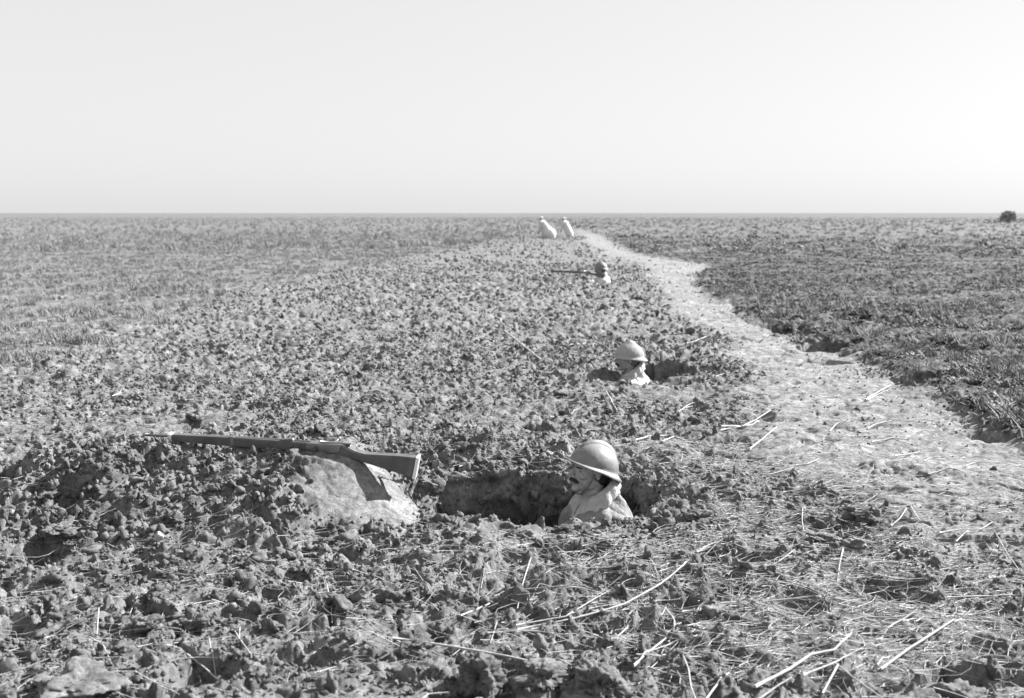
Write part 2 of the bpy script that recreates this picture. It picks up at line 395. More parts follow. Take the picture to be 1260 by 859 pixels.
clods = [clod_mesh('clod_shape_%d' % k, 3 if k < 4 else 2, k + 1, 0.42) for k in range(10)]
xs, ys, ss = [], [], []
for n, r0, r1, s0, s1, pw in ((60000, 3.2, 7.0, .003, .010, 2.2), (8000, 3.2, 8.5, .008, .034, 4.0), (38000, 7.0, 13, .005, .021, 2.2), (42000, 13, 32, .010, .036, 2.2), (22000, 32, 70, .02, .055, 2.0), (5000, 4.8, 6.4, .008, .024, 1.5)):
    x, y = wedge(n, r0, r1); s = s0 + (s1 - s0) * rng.uniform(0, 1, n) ** pw
    xs.append(x); ys.append(y); ss.append(s)
x = np.concatenate(xs); y = np.concatenate(ys); s = np.concatenate(ss)
p, gl, gr = masks(x, y)
mound = np.maximum(1.04 * np.exp(-((x + 0.74) / 0.32) ** 6 - ((y - 5.12) / 0.30) ** 6), .6 * np.exp(-((x - 0.15) / 0.65) ** 4 - ((y - 5.0) / 0.17) ** 4))
dens = np.clip(fbm(x * .9, y * .9, 650, 3) * 2.2 + .9, .12, 1) * (1 - 0.88 * p) * (1 - 0.96 * gl) * (1 - 0.75 * gr) * np.clip(1 - mound, 0, 1) * (0.35 + 1.3 * np.clip(fbm(x * 1.6, y * 1.6, 600, 3) + .5, 0, 1))
keep = (rng.uniform(0, 1, len(x)) < dens)
s = s * np.where(p > .5, .55, 1)
x, y, s = x[keep], y[keep], s[keep]
zz, _, _, _, pt = height(x, y, True); keep = pt < .03 + .4 * (rng.uniform(0, 1, len(x)) < .6); x, y, s, zz = x[keep], y[keep], s[keep], zz[keep]
n = len(x)
scatter('clods', np.stack([x, y, zz + s * 0.25], 1), rng.uniform(0, 6.28, (n, 3)), np.stack([s, s * rng.uniform(.7, 1.2, n), s * rng.uniform(.6, 1.1, n)], 1) * 1.15,
        rng.integers(0, 10, n), clods, 'crumbled pale clods of earth littering the turned soil')

# countable big clods, each a thing
CLODS = [  # px, py, size m, flat, label
 (256, 562, .062, 1.0, 'upright block of earth casting a black shadow, just below the front half of the rifle'),
 (590, 838, .105, .8, 'big round dark clod at the bottom edge, left of two others like it'),
 (665, 836, .070, .9, 'smaller clod squeezed between two big dark clods at the bottom edge'),
 (735, 846, .100, .8, 'big rough clod at the bottom edge below the long straight straw'),
 (95, 846, .11, .5, 'broad smooth lump of earth in the bottom left corner'),
 (275, 822, .085, .6, 'dark flat lump in a hollow at the bottom left, under crossed straws'),
 (240, 770, .060, .8, 'rounded clod to the left of the forked straw at the lower left'),
 (335, 775, .040, .8, 'small pale knob of earth beside the forked straw at the lower left'),
 (640, 662, .050, .8, 'left one of two lumps on the near lip of the pit below the helmeted man'),
 (690, 655, .060, .6, 'pale crusted lump on the near lip of the pit below the helmeted man'),
 (862, 640, .065, .8, 'dark clod in the rubble just right of the helmeted man'),
 (1058, 640, .06, .8, 'dark clod at the near edge of the trodden path'),
 (1010, 664, .055, .6, 'slab of earth tilted up among straws near the path'),
 (1175, 835, .15, .5, 'broad dark lump near the bottom right corner'),
 (180, 770, .045, .8, 'small clod under the upright straw at the lower left'),
 (480, 740, .045, .9, 'clod left of the deep hollow in the lower middle'),
 (512, 800, .05, .9, 'clod beside the left end of the long straight straw'),
 (215, 640, .05, .8, 'grey clod below and left of the rifle'),
 (75, 655, .06, .7, 'grey clod near the left edge below the muzzle'),
 (410, 668, .035, .8, 'small clod in front of the packed earth face'),
 (505, 590, .045, .9, 'clod lodged between the rifle butt and the pit'),
 (600, 478, .05, .8, 'clod out in the middle ground left of the second helmet'),
 (690, 486, .055, .7, 'pale clod in the middle ground between the two nearer helmets'),
]
cm = [clod_mesh('big_clod_%d' % k, 5, 40 + k, 0.5) for k in range(8)]
CP = hits([c[:2] for c in CLODS])
for k, (px, py, sz, fl, lb) in enumerate(CLODS):
    P = CP[k]; o = bpy.data.objects.new('earth_clod', cm[k % 8]); COL.objects.link(o)
    o.location = (P[0], P[1], hpt(P[0], P[1]) + sz * fl * 0.25); o.scale = (sz, sz * .9, sz * fl); o.rotation_euler = (0, 0, k * 1.7)
    tag(o, lb, 'clod')
P = hits([(195, 667)])[0]
o = bpy.data.objects.new('stone', clod_mesh('stone_shape', 4, 77, 0.25)); COL.objects.link(o); o.data.materials.clear(); o.data.materials.append(M_STONE)
o.location = (P[0], P[1], P[2] + .02); o.scale = (.016, .016, .034); tag(o, 'small white upright stone on the bare earth at the left, below the rifle', 'stone')
# a loose rabble of other clods, still single things
cg = [clod_mesh('mid_clod_%d' % k, 4, 60 + k, 0.5) for k in range(6)]
def region(x, y):
    if y > 7.5: return 'in the middle distance beyond the pits and rifle'
    if y > 5.7: return 'on the soil behind the rifle' if x < -.6 else ('between the nearest pit and the second pit' if x < .9 else 'beyond the pit, near the path')
    if y > 4.75: return 'on the soil left of the nearest pit, around the rifle' if x < -.4 else ('on the near lip of the pit' if x < .8 else 'right of the man in the nearest pit')
    return 'in the lower left foreground' if x < -.5 else ('in the lower middle foreground' if x < .6 else 'in the straw-strewn lower right foreground')
cx_, cy_ = wedge(2600, 3.5, 9.5, 27); p, gl, gr = masks(cx_, cy_); pt = pits(cx_, cy_)
ok = (p < .3) & (gl < .3) & (gr < .4) & (pt <= 0) & ~((abs(cx_ + .75) < .3) & (cy_ > 4.9) & (cy_ < 5.5)) & ~((cx_ > -.7) & (cx_ < 1.0) & (cy_ > 4.9) & (cy_ < 6.4)) & ~((cx_ > -2.1) & (cx_ < -.4) & (abs(cy_ - 5.3) < .12))
cx_, cy_ = cx_[ok][:120], cy_[ok][:120]; cz_ = height(cx_, cy_, True)[0]
for k in range(len(cx_)):
    sz = .018 + .024 * random.random() ** 1.8
    o = bpy.data.objects.new('earth_clod', cg[k % 6]); COL.objects.link(o)
    o.location = (cx_[k], cy_[k], cz_[k] + sz * .2); o.scale = (sz, sz * random.uniform(.7, 1.1), sz * random.uniform(.6, 1)); o.rotation_euler = (random.random() * .6, random.random() * .6, random.random() * 6)
    rg = region(cx_[k], cy_[k]); tag(o, 'small loose clod lying ' + rg, 'clod', 'small loose clods ' + rg)

# ---------------------------------------------------------------- grass and weeds
def tuft_mesh(name, seed, n, h, wd, lean, m, leafy=False):
    r = random.Random(seed); vs = []; fs = []
    for k in range(n):
        a = r.uniform(0, 6.28); bx = r.gauss(0, .25) * h; by = r.gauss(0, .25) * h; hh = h * r.uniform(.45, 1.1); w_ = wd * r.uniform(.6, 1.3)
        dx, dy = math.cos(a), math.sin(a); ln = lean * r.uniform(.2, 1.2); tx, ty = -dy * w_, dx * w_
        b = len(vs)
        if leafy:
            for t_, ww in ((0, .3), (.45, 1.0), (1, .05)):
                ox = bx + dx * ln * hh * t_ * 1.3; oy = by + dy * ln * hh * t_ * 1.3; oz = hh * (t_ - .45 * t_ * t_)
                vs += [(ox - tx * ww, oy - ty * ww, oz), (ox + tx * ww, oy + ty * ww, oz)]
        else:
            for t_, ww in ((0, 1), (.55, .8), (1, .1)):
                ox = bx + dx * ln * hh * t_ * t_; oy = by + dy * ln * hh * t_ * t_; oz = hh * t_
                vs += [(ox - tx * ww, oy - ty * ww, oz), (ox + tx * ww, oy + ty * ww, oz)]
        fs += [(b, b + 1, b + 3, b + 2), (b + 2, b + 3, b + 5, b + 4)]
    me = bpy.data.meshes.new(name); me.from_pydata(vs, [], fs); me.materials.append(m); return me
tg = [tuft_mesh('grass_tuft_%d' % k, k, 16, 1.0, .035, .7, M_GRASS) for k in range(5)]
tw = [tuft_mesh('weed_tuft_%d' % k, 20 + k, 16, 1.0, .085, .9, M_WEED if k % 3 else M_GRASS, True) for k in range(6)]
def plant(name, n, r0, r1, which, hmin, hmax, meshes, label, pw=1.0):
    x, y = wedge(n, r0, r1, 33, pw); m = sstep(.35, 1.0, masks(x, y)[which]) * sstep(r1, r1 * .45, np.hypot(x, y))
    cl = np.clip(fbm(x * 1.3, y * 1.3, 700 + which, 4) * 1.6 + .75, 0.05, 1)
    k = rng.uniform(0, 1, n) < m * cl
    x, y, c_ = x[k], y[k], cl[k]; n = len(x); z = height(x, y, True)[0]; h = rng.uniform(hmin, hmax, n) * (.6 + .5 * c_)
    return scatter(name, np.stack([x, y, z - .005], 1), np.stack([rng.uniform(-.2, .2, n), rng.uniform(-.2, .2, n), rng.uniform(0, 6.28, n)], 1),
                   np.stack([h * 1.3, h * 1.3, h], 1), rng.integers(0, len(meshes), n), meshes, label)
plant('meadow_grass', 110000, 6.5, 110, 1, .05, .11, tg, 'short dry grass covering the flat field on the left', 2.0)
plant('meadow_weeds', 120000, 4.5, 90, 2, .025, .095, tw, 'dark leafy weeds and rough grass on the field right of the path', 2.0)
plant('stubble_grass', 9000, 5.5, 30, 2, .06, .14, tg, 'pale grass blades showing among the weeds right of the path', 1.4)

plant('distant_weeds_left', 30000, 45, 420, 1, .10, .32, tg, 'coarse dry grass far out on the left field', 1.4)
plant('distant_weeds_right', 30000, 40, 420, 2, .10, .32, [tg[0], tw[0], tw[3], tw[1]], 'coarse weeds far out on the right field', 1.4)
# ---------------------------------------------------------------- straws
def tube(pts, r0, r1, sides=5, V=None, Fc=None):
    P = [Vector(p) for p in pts]; b0 = len(V)
    for k, q in enumerate(P):
        t = (P[min(k + 1, len(P) - 1)] - P[max(k - 1, 0)]).normalized(); u = t.cross(Vector((0, 0, 1)))
        if u.length < 1e-3: u = Vector((1, 0, 0))
        u.normalize(); w_ = u.cross(t); rr = r0 + (r1 - r0) * k / (len(P) - 1)
        for s_ in range(sides):
            a = 6.2832 * s_ / sides; V.append(tuple(q + (u * math.cos(a) + w_ * math.sin(a)) * rr))
    for k in range(len(P) - 1):
        for s_ in range(sides):
            s2 = (s_ + 1) % sides; Fc.append((b0 + k * sides + s_, b0 + k * sides + s2, b0 + (k + 1) * sides + s2, b0 + (k + 1) * sides + s_))
    Fc.append(tuple(b0 + s_ for s_ in range(sides))); Fc.append(tuple(b0 + (len(P) - 1) * sides + s_ for s_ in range(sides))[::-1])
def lay_many(polys, n, lifts, bends=None):
    """resample ground polylines (x,y) and lay them over the lumps"""
    XY = []
    for q_, poly in enumerate(polys):
        seg = [0]
        for a, b in zip(poly[:-1], poly[1:]): seg.append(seg[-1] + math.dist(a[:2], b[:2]))
        t_ = np.linspace(0, seg[-1], n); A_ = np.stack([np.interp(t_, seg, [q[0] for q in poly]), np.interp(t_, seg, [q[1] for q in poly])], 1)
        if bends is not None:
            d = A_[-1] - A_[0]; A_ = A_ + np.outer(np.sin(np.linspace(0, 1, n) * math.pi) * bends[q_], np.array([-d[1], d[0]]))
        XY.append(A_)
    XY = np.array(XY); Z = height(XY[..., 0].ravel(), XY[..., 1].ravel(), True)[0].reshape(XY.shape[:2]); out_ = []
    for A_, z, lf in zip(XY, Z, lifts):
        zl = z[0] + (z[-1] - z[0]) * np.linspace(0, 1, n); up = max(0, float((z - zl).max()))
        zs = np.convolve(np.pad(np.maximum(z, zl), 2, mode='edge'), [.1, .2, .4, .2, .1], 'valid')
        zz_ = np.maximum(zs, zl + up * 0.5)
        out_.append([(a_[0], a_[1], q + lf) for a_, q in zip(A_, zz_)])
    return out_
def straw_obj(pts, r, label, group=None, name='straw', m=None, taper=.6, cat='straw'):
    c = Vector(pts[0]); V_, F_ = [], []; tube([Vector(q) - c for q in pts], r, r * taper, 6, V_, F_)
    me = bpy.data.meshes.new(name); me.from_pydata(V_, [], F_); o = link(name, me, m or M_STRAW); o.location = c
    return tag(o, label, cat, group)
def cA(X, Y): return (840 + X / 2.152, 460 + Y / 2.152)
def cB(X, Y): return (420 + X / 3, 640 + Y / 3)
def cC(X, Y): return (X / 3, 620 + Y / 3)
def cD(X, Y): return (600 + X / 3.706, 380 + Y / 3.706)
I = lambda X, Y: (X, Y)
STR = [  # frame, polyline, radius m, label
 (cB, [(190, 432), (400, 468), (600, 500), (860, 545)], .0058, 'longest straw, running straight across the lower middle'),
 (cB, [(440, 358), (540, 265), (655, 160)], .0045, 'straight straw slanting up to the right, in the lower middle'),
 (cB, [(700, 120), (672, 200), (650, 290)], .0042, 'straw standing steeply, crossed by a slanting one'),
 (cB, [(600, 262), (660, 246), (740, 258), (870, 285)], .0042, 'gently arched straw just right of the steep crossing straws'),
 (cB, [(645, 370), (830, 350), (920, 300), (1000, 255)], .0045, 'curved pale straw bending upwards at its right end'),
 (cB, [(650, 372), (850, 350), (1040, 308), (1190, 232), (1290, 160)], .0055, 'long curved stalk sweeping up right below the helmeted man'),
 (cB, [(575, 380), (700, 382), (840, 398)], .0030, 'thin straw lying flat just under the long curved stalk'),
 (cB, [(862, 238), (960, 228), (1040, 212)], .0036, 'short straight straw left of the long curved stalk'),
 (cB, [(1060, 345), (1015, 405), (1030, 430), (1095, 460)], .0042, 'sharply hooked straw shaped like a C, lower middle right'),
 (cB, [(1195, 270), (1230, 320), (1230, 380), (1150, 460), (1080, 530)], .0050, 'bowed stalk curling round like a sickle, lower middle right'),
 (cB, [(1080, 525), (1140, 470), (1228, 435)], .0045, 'straight stalk meeting the end of the sickle-shaped one'),
 (cB, [(1200, 270), (1175, 310), (1160, 335)], .0034, 'stub of straw hanging from the head of the sickle-shaped stalk'),
 (cB, [(270, 175), (310, 225), (330, 250)], .0030, 'short straw slanting down right, left of the lower middle'),
 (cB, [(540, 150), (525, 190), (515, 225)], .0030, 'short upright straw above the steep crossing straws'),
 (cB, [(40, 190), (140, 198), (215, 215)], .0034, 'flat straw at the left of the lower middle'),
 (cB, [(300, 640), (320, 624), (400, 620)], .0040, 'pale straw bent at the left end, at the very bottom'),
 (cB, [(330, 305), (360, 335)], .0040, 'short stub of straw above the deep lower hollow'),
 (cB, [(575, 375), (560, 420), (550, 445)], .0026, 'short thin straw hanging below the thin flat one'),
 (cB, [(1125, 125), (1150, 150), (1170, 190)], .0036, 'short hooked straw below and right of the helmeted man'),
 (cB, [(945, 135), (1060, 130), (1125, 125)], .0028, 'thin dull straw under the pit edge, right of the helmeted man'),
 (cC, [(0, 428), (110, 436), (215, 436), (330, 436)], .0045, 'long flat straw reaching in from the left edge'),
 (cC, [(362, 425), (500, 424), (560, 430), (668, 470)], .0042, 'long straw bending down at its right end, lower left'),
 (cC, [(365, 392), (352, 470)], .0040, 'short upright straw at the lower left'),
 (cC, [(330, 475), (380, 510), (412, 580)], .0036, 'bent straw pointing down at the lower left'),
 (cC, [(315, 565), (380, 562), (445, 570)], .0036, 'short level straw at the lower left, below the upright one'),
 (cC, [(855, 430), (890, 490), (930, 565)], .0045, 'left straw of the forked pair at the lower left'),
 (cC, [(885, 440), (880, 500)], .0030, 'small straw touching the slanting one of the forked pair'),
 (cC, [(770, 505), (800, 570)], .0036, 'short steep straw leaning against a slanting pair'),
 (cC, [(690, 525), (760, 555), (840, 598)], .0045, 'upper straw of the slanting pair at the lower left'),
 (cC, [(740, 572), (790, 580), (835, 605)], .0034, 'lower straw of the slanting pair at the lower left'),
 (cC, [(500, 605), (560, 640), (625, 665)], .0036, 'upper of the matted straws near the bottom left'),
 (cC, [(520, 625), (600, 655), (660, 680)], .0034, 'lower of the matted straws near the bottom left'),
 (cC, [(260, 622), (330, 632), (420, 618)], .0036, 'sagging straw above the smooth lump in the bottom left corner'),
 (cC, [(1205, 305), (1222, 345), (1225, 385)], .0034, 'short bent straw left of the lower middle'),
 (cC, [(1230, 630), (1215, 670)], .0040, 'stub of straw near the bottom edge, left of the round clods'),
 (cA, [(60, 858), (90, 820), (125, 785)], .0050, 'thick short straw at the bottom edge, right of the sickle-shaped stalk'),
 (cA, [(0, 760), (15, 790), (22, 830), (35, 858)], .0042, 'wavy straw near the bottom edge'),
 (cA, [(192, 832), (280, 788), (340, 750), (400, 740), (452, 692)], .0070, 'thickest pale stalk in the heap at the bottom right'),
 (cA, [(200, 838), (250, 815), (295, 800)], .0050, 'short stalk beside the lower end of the thickest one'),
 (cA, [(320, 790), (400, 765), (483, 728)], .0055, 'second stalk of the heap at the bottom right, lying below the thickest'),
 (cA, [(483, 728), (478, 710), (462, 698)], .0034, 'short bent end piece on the heap at the bottom right'),
 (cA, [(412, 770), (390, 815), (370, 858)], .0050, 'stalk pointing down to the bottom edge from the heap'),
 (cA, [(372, 752), (372, 785)], .0034, 'tiny upright straw in the heap at the bottom right'),
 (cA, [(400, 762), (450, 800), (530, 856)], .0036, 'thin straw running down right from the heap'),
 (cA, [(526, 770), (600, 722), (640, 700), (728, 648)], .0060, 'thick straight stalk right of the heap, slanting up'),
 (cA, [(515, 765), (530, 750), (550, 742)], .0045, 'short hooked piece at the foot of the thick straight stalk'),
 (cA, [(525, 675), (560, 655), (628, 632)], .0056, 'pale stalk above the thick straight stalk at the lower right'),
 (cA, [(425, 655), (480, 642), (560, 645), (620, 636)], .0034, 'thin straw running level into a thicker pale one, lower right'),
 (cA, [(0, 595), (80, 597), (180, 588), (300, 586), (350, 583)], .0050, 'long level straw at the left of the straw-strewn ground'),
 (cA, [(90, 568), (190, 590), (250, 610), (330, 640), (390, 670)], .0030, 'long thin straw sloping down right through the litter'),
 (cA, [(425, 455), (415, 500), (410, 538)], .0050, 'upright stub of straw in the middle of the litter'),
 (cA, [(230, 498), (265, 485), (300, 470)], .0050, 'short thick straw above the long level one'),
 (cA, [(20, 468), (80, 442), (135, 432)], .0045, 'straw right of the rubble beside the helmeted man'),
 (cA, [(40, 472), (90, 450), (125, 440)], .0030, 'thin straw close under the one beside the rubble'),
 (cA, [(115, 368), (150, 366), (205, 390)], .0048, 'pale bent straw half way between man and path'),
 (cA, [(0, 345), (50, 375), (110, 400)], .0040, 'straw close right of the dark hollow behind the helmeted man'),
 (cA, [(318, 350), (316, 385), (320, 410)], .0040, 'short upright straw near the path with a second bent over it'),
 (cA, [(318, 350), (345, 380)], .0034, 'short straw bent over the upright one near the path'),
 (cA, [(552, 395), (575, 378), (594, 350)], .0046, 'left leg of the peaked pair of straws on the path edge'),
 (cA, [(604, 345), (615, 365), (628, 385)], .0046, 'right leg of the peaked pair of straws on the path edge'),
 (cA, [(680, 415), (730, 405), (790, 403), (825, 380)], .0042, 'straw bending up to the right on the lower path'),
 (cA, [(725, 432), (745, 412), (760, 403)], .0040, 'short slanting straw touching the bending one on the lower path'),
 (cA, [(828, 415), (860, 470), (890, 510)], .0040, 'straw running steeply down at the right edge'),
 (cA, [(700, 590), (790, 586), (890, 582)], .0042, 'level straw near the right edge below the path'),
 (cA, [(750, 515), (810, 508), (868, 505)], .0028, 'thin level straw near the right edge'),
 (cA, [(600, 470), (620, 495), (645, 510)], .0036, 'short hooked straw right of the upright stub'),
 (cA, [(175, 198), (210, 170), (252, 135)], .0056, 'slanting pale stalk at the upper left of the path'),
 (cA, [(100, 148), (160, 138), (195, 120), (235, 90)], .0060, 'thick pale stalk lying at the left side of the path'),
 (cA, [(200, 72), (240, 80), (290, 74)], .0056, 'level pale stalk across the left side of the path'),
 (cA, [(485, 65), (520, 48), (555, 30)], .0075, 'thick short stalk lying on the middle of the path'),
 (cA, [(390, 140), (410, 126), (438, 122)], .0056, 'short bent straw on the path, below the thick short stalk'),
 (cA, [(490, 138), (510, 128), (560, 120)], .0056, 'short level straw on the path, right of a bent one'),
 (cA, [(500, 178), (560, 168), (600, 172)], .0056, 'flat stalk pressed into the middle of the path'),
 (cA, [(450, 162), (520, 158)], .0050, 'short stalk pressed into the path above a flat one'),
 (cA, [(562, 216), (600, 210), (632, 202)], .0056, 'lowest of the flat stalks on the middle of the path'),
 (cA, [(640, 225), (660, 215), (690, 216)], .0040, 'small curled straw on the right half of the path'),
 (cA, [(750, 240), (780, 228), (840, 232)], .0036, 'thin curled straw near the right side of the path'),
 (cA, [(300, 238), (330, 235), (365, 222)], .0050, 'short straw left of the path, level with its middle'),
 (cA, [(190, 262), (230, 265), (300, 245)], .0040, 'curved straw lying left of the short one beside the path'),
 (cA, [(430, 322), (480, 325), (520, 312)], .0045, 'curved level straw at the near edge of the path'),
 (cA, [(415, 340), (450, 348), (500, 350)], .0036, 'straw just below the curved level one at the path edge'),
 (cA, [(650, 262), (700, 250), (760, 262)], .0034, 'arched straw low on the right half of the path'),
 (cA, [(840, 348), (890, 346)], .0050, 'short thick straw at the right edge of the photo'),
 (cA, [(0, 92), (20, 80), (40, 76)], .0056, 'short pale straw left of the path beyond the helmeted man'),
 (cA, [(740, 650), (720, 655)], .0030, 'stub at the tip of the thick straight stalk'),
 (cD, [(70, 92), (130, 145), (245, 235)], .0130, 'thick straight stick slanting in the middle ground left of the second helmet'),
 (cD, [(375, 162), (430, 155), (490, 148)], .0085, 'pale short stick lying left of the second helmet'),
 (cD, [(540, 378), (565, 420), (592, 465)], .0080, 'slanting stick between the two nearer helmets'),
 (cD, [(605, 345), (625, 375), (645, 395)], .0050, 'thin slanting straw just below the second helmet'),
 (cD, [(675, 602), (740, 588), (825, 576)], .0075, 'left arm of the bent pale stick behind the helmeted man'),
 (cD, [(855, 572), (900, 590), (945, 606)], .0065, 'right arm of the bent pale stick behind the helmeted man'),
 (cD, [(795, 640), (825, 620), (848, 605)], .0060, 'short stick below the bent pale one behind the helmeted man'),
 (cD, [(870, 475), (900, 445), (935, 430)], .0060, 'angled straw below the second pit'),
 (cD, [(1065, 548), (1130, 540), (1200, 520), (1250, 480)], .0080, 'long pale stalk beside the path below the second pit'),
 (cD, [(1195, 640), (1225, 610), (1255, 585)], .0065, 'pale stalk left of the path, below the long one'),
 (cD, [(905, 150), (950, 145), (1000, 132)], .0100, 'pale stick beyond the second pit'),
 (cD, [(1040, 300), (1070, 294), (1110, 290)], .0080, 'pale straw at the right end of the second pit'),
 (cD, [(380, 490), (400, 460), (415, 440)], .0040, 'thin upright straw left of the slanting middle stick'),
 (cD, [(285, 512), (310, 490), (330, 485)], .0040, 'curled straw above the hollow behind the pit'),
 (I, [(138, 490), (150, 481), (166, 471)], .0065, 'short pale stick in the turned soil at the far left'),
 (I, [(410, 462), (425, 478), (444, 492)], .0050, 'slanting straw in the turned soil above the rifle'),
 (I, [(565, 366), (590, 364)], .012, 'distant pale stick lying level in the middle of the field'),
 (I, [(565, 572), (590, 566), (617, 561)], .0050, 'pale straw on the far lip of the pit'),
 (I, [(578, 560), (586, 566), (596, 573)], .0030, 'small straw crossing the one on the far lip of the pit'),
 (I, [(1068, 492), (1080, 484), (1098, 475)], .0050, 'slim straw laid over the path at its widest'),
]
flat = [fr(*q) for fr, pl, _, _ in STR for q in pl]; HP = hits(flat, .02); polys = []; c_ = 0
for fr, pl, _, _ in STR: polys.append([tuple(HP[c_ + k][:2]) for k in range(len(pl))]); c_ += len(pl)
for (fr, pl, r_, lb), pts in zip(STR, lay_many(polys, 14, [r[2] + .003 for r in STR])):
    stick = 'stick' in lb or 'stalk' in lb; r_ *= .82 if r_ > .0045 else .72
    straw_obj(pts, r_, lb, None, 'stalk' if stick else 'straw', None, .7, 'stalk' if stick else 'straw')
def rand_straws(want, l0, l1):
    n = want * 12; x, y = wedge(n, 3.3, 11, 29)
    sw = np.exp(-((x - 1.15) / .95) ** 2 - ((y - 4.5) / 1.3) ** 2) + .55 * np.exp(-((x - 1.9) / .9) ** 2 - ((y - 6.0) / 1.6) ** 2) + .13
    sw = np.where(y > 9, sw * .4, sw); p, gl, gr = masks(x, y)
    th = np.where(rng.uniform(0, 1, n) < .7, rng.normal(.15, .55, n), rng.uniform(0, 3.14, n)); L_ = rng.uniform(l0, l1, n)
    x2, y2 = x + L_ * np.cos(th), y + L_ * np.sin(th) * 1.1
    ok = (rng.uniform(0, 1, n) < sw) & (gl < .3) & (gr < .5) & ~((p > .4) & (rng.uniform(0, 1, n) < .8))
    ok &= (pits(x, y) <= 0) & (pits(x2, y2) <= 0) & ~((x > -.9) & (x < .95) & (y > 5.0) & (y < 6.1)) & ~((x > -2.3) & (x < -.3) & (y > 4.8) & (y < 5.5))
    k = np.where(ok)[0][:want]
    return [[(x[q], y[q]), (x2[q], y2[q])] for q in k], rng.uniform(-.22, .22, len(k))
PL, bd = rand_straws(200, .10, .36)
for k, pts in enumerate(lay_many(PL, 9, [.004] * len(PL), bd)):
    rg = region(pts[0][0], pts[0][1])
    straw_obj(pts, random.uniform(.0009, .0020), 'thin loose straw lying ' + rg, 'loose straws ' + rg, m=M_STRAW if k % 3 else M_STRAW2)
V_, F_ = [], []
PL, bd = rand_straws(14000, .03, .26)
for pts in lay_many(PL, 5, [.002] * len(PL), bd * 2):
    r_ = random.uniform(.0007, .0018); tube(pts, r_, r_ * .5, 3, V_, F_)
me = bpy.data.meshes.new('straw_chaff'); me.from_pydata(V_, [], F_)
tag(link('straw_chaff', me, M_STRAW2), 'fine chaff and broken straw strewn over the soil', kind='stuff')

# ---------------------------------------------------------------- figures
class Blob:
    def __init__(s): s.bm = bmesh.new()
    def ell(s, c, r, rot=None, sub=3):
        m = Matrix.Translation(Vector(c)) @ (rot.to_4x4() if rot else Matrix.Identity(4)) @ Matrix.Diagonal((*r, 1))
        bmesh.ops.create_icosphere(s.bm, subdivisions=sub, radius=1.0, matrix=m)
    def limb(s, a, b, ra, rb, n=None, sub=2):
        a, b = Vector(a), Vector(b); n = n or max(3, int((b - a).length / (min(ra, rb) * .45)) + 1)
        for k in range(n):
            t = k / (n - 1); r = ra + (rb - ra) * t
            bmesh.ops.create_icosphere(s.bm, subdivisions=sub, radius=r, matrix=Matrix.Translation(a.lerp(b, t)))
    def done(s, name, voxel, smooth=4, warp=None):
        me = bpy.data.meshes.new('tmp'); s.bm.to_mesh(me); s.bm.free()
        o = bpy.data.objects.new('tmp', me); COL.objects.link(o)
        md = o.modifiers.new('r', 'REMESH'); md.mode = 'VOXEL'; md.voxel_size = voxel
        sm = o.modifiers.new('s', 'SMOOTH'); sm.iterations = smooth; sm.factor = .5
        dg = bpy.context.evaluated_depsgraph_get(); dg.update(); out_ = bpy.data.meshes.new_from_object(o.evaluated_get(dg))
        bpy.data.objects.remove(o); out_.name = name
        if warp:
            for v in out_.vertices: v.co = warp(v.co)
        return out_
def add_head(B, T):                          # T: head frame (faces +X) -> person frame
    q = T.to_quaternion().to_matrix()
    E = lambda c, r, sub=3: B.ell(T @ Vector(c), r, q, sub)
    Lm = lambda a, b, ra, rb: B.limb(T @ Vector(a), T @ Vector(b), ra, rb)
    E((-.012, 0, .028), (.098, .076, .090)); E((.025, 0, .0), (.070, .064, .085))
    E((.030, 0, -.062), (.056, .050, .048)); E((.078, 0, -.094), (.020, .022, .018))
    E((.058, 0, -.045), (.040, .042, .030))
    for s_ in (1, -1):
        E((.062, .038 * s_, -.022), (.026, .022, .018)); E((.02, .048 * s_, -.055), (.040, .016, .034))
        E((.102, .012 * s_, -.030), (.011, .008, .008), 2)
        E((-.006, .076 * s_, -.004), (.017, .008, .031), 2); E((-.010, .083 * s_, .006), (.014, .005, .022), 2)
        Lm((.082, .012 * s_, .026), (.064, .048 * s_, .022), .011, .009)
    Lm((.090, 0, .018), (.121, 0, -.022), .0090, .0120); E((.119, 0, -.026), (.013, .011, .009), 2)
    E((.090, 0, -.062), (.012, .024, .006), 2); E((.086, 0, -.072), (.012, .020, .007), 2)
    B.limb(T @ Vector((-.022, 0, -.05)), T @ Vector((-.045, 0, -.19)), .058, .064)
def hand(B, w_, f_dir, side):                # a palm with four fingers and a thumb, slightly curled
    w_ = Vector(w_); f = Vector(f_dir).normalized(); up = Vector((0, 0, 1)); lat = f.cross(up).normalized() * side; dn = -up
    B.limb(w_, w_ + f * .045, .024, .028); c = w_ + f * .05
    for k in (-1, 0, 1): B.limb(c + lat * .02 * k, c + lat * .024 * k + f * .035, .015, .013)
    for k, ln in enumerate((.072, .08, .075, .058)):
        o_ = c + lat * (.030 - .021 * k) + f * .04; m_ = o_ + f * ln * .5 + dn * .008 + lat * (.5 - k / 3) * .012; e_ = m_ + f * ln * .4 + dn * .028
        B.limb(o_, m_, .0095, .009); B.limb(m_, e_, .009, .0075)
    t0 = w_ + lat * .028 + f * .03; t1 = t0 + lat * .03 + f * .035 + dn * .006; B.limb(t0, t1, .012, .010); B.limb(t1, t1 + f * .028 + dn * .008, .010, .008)
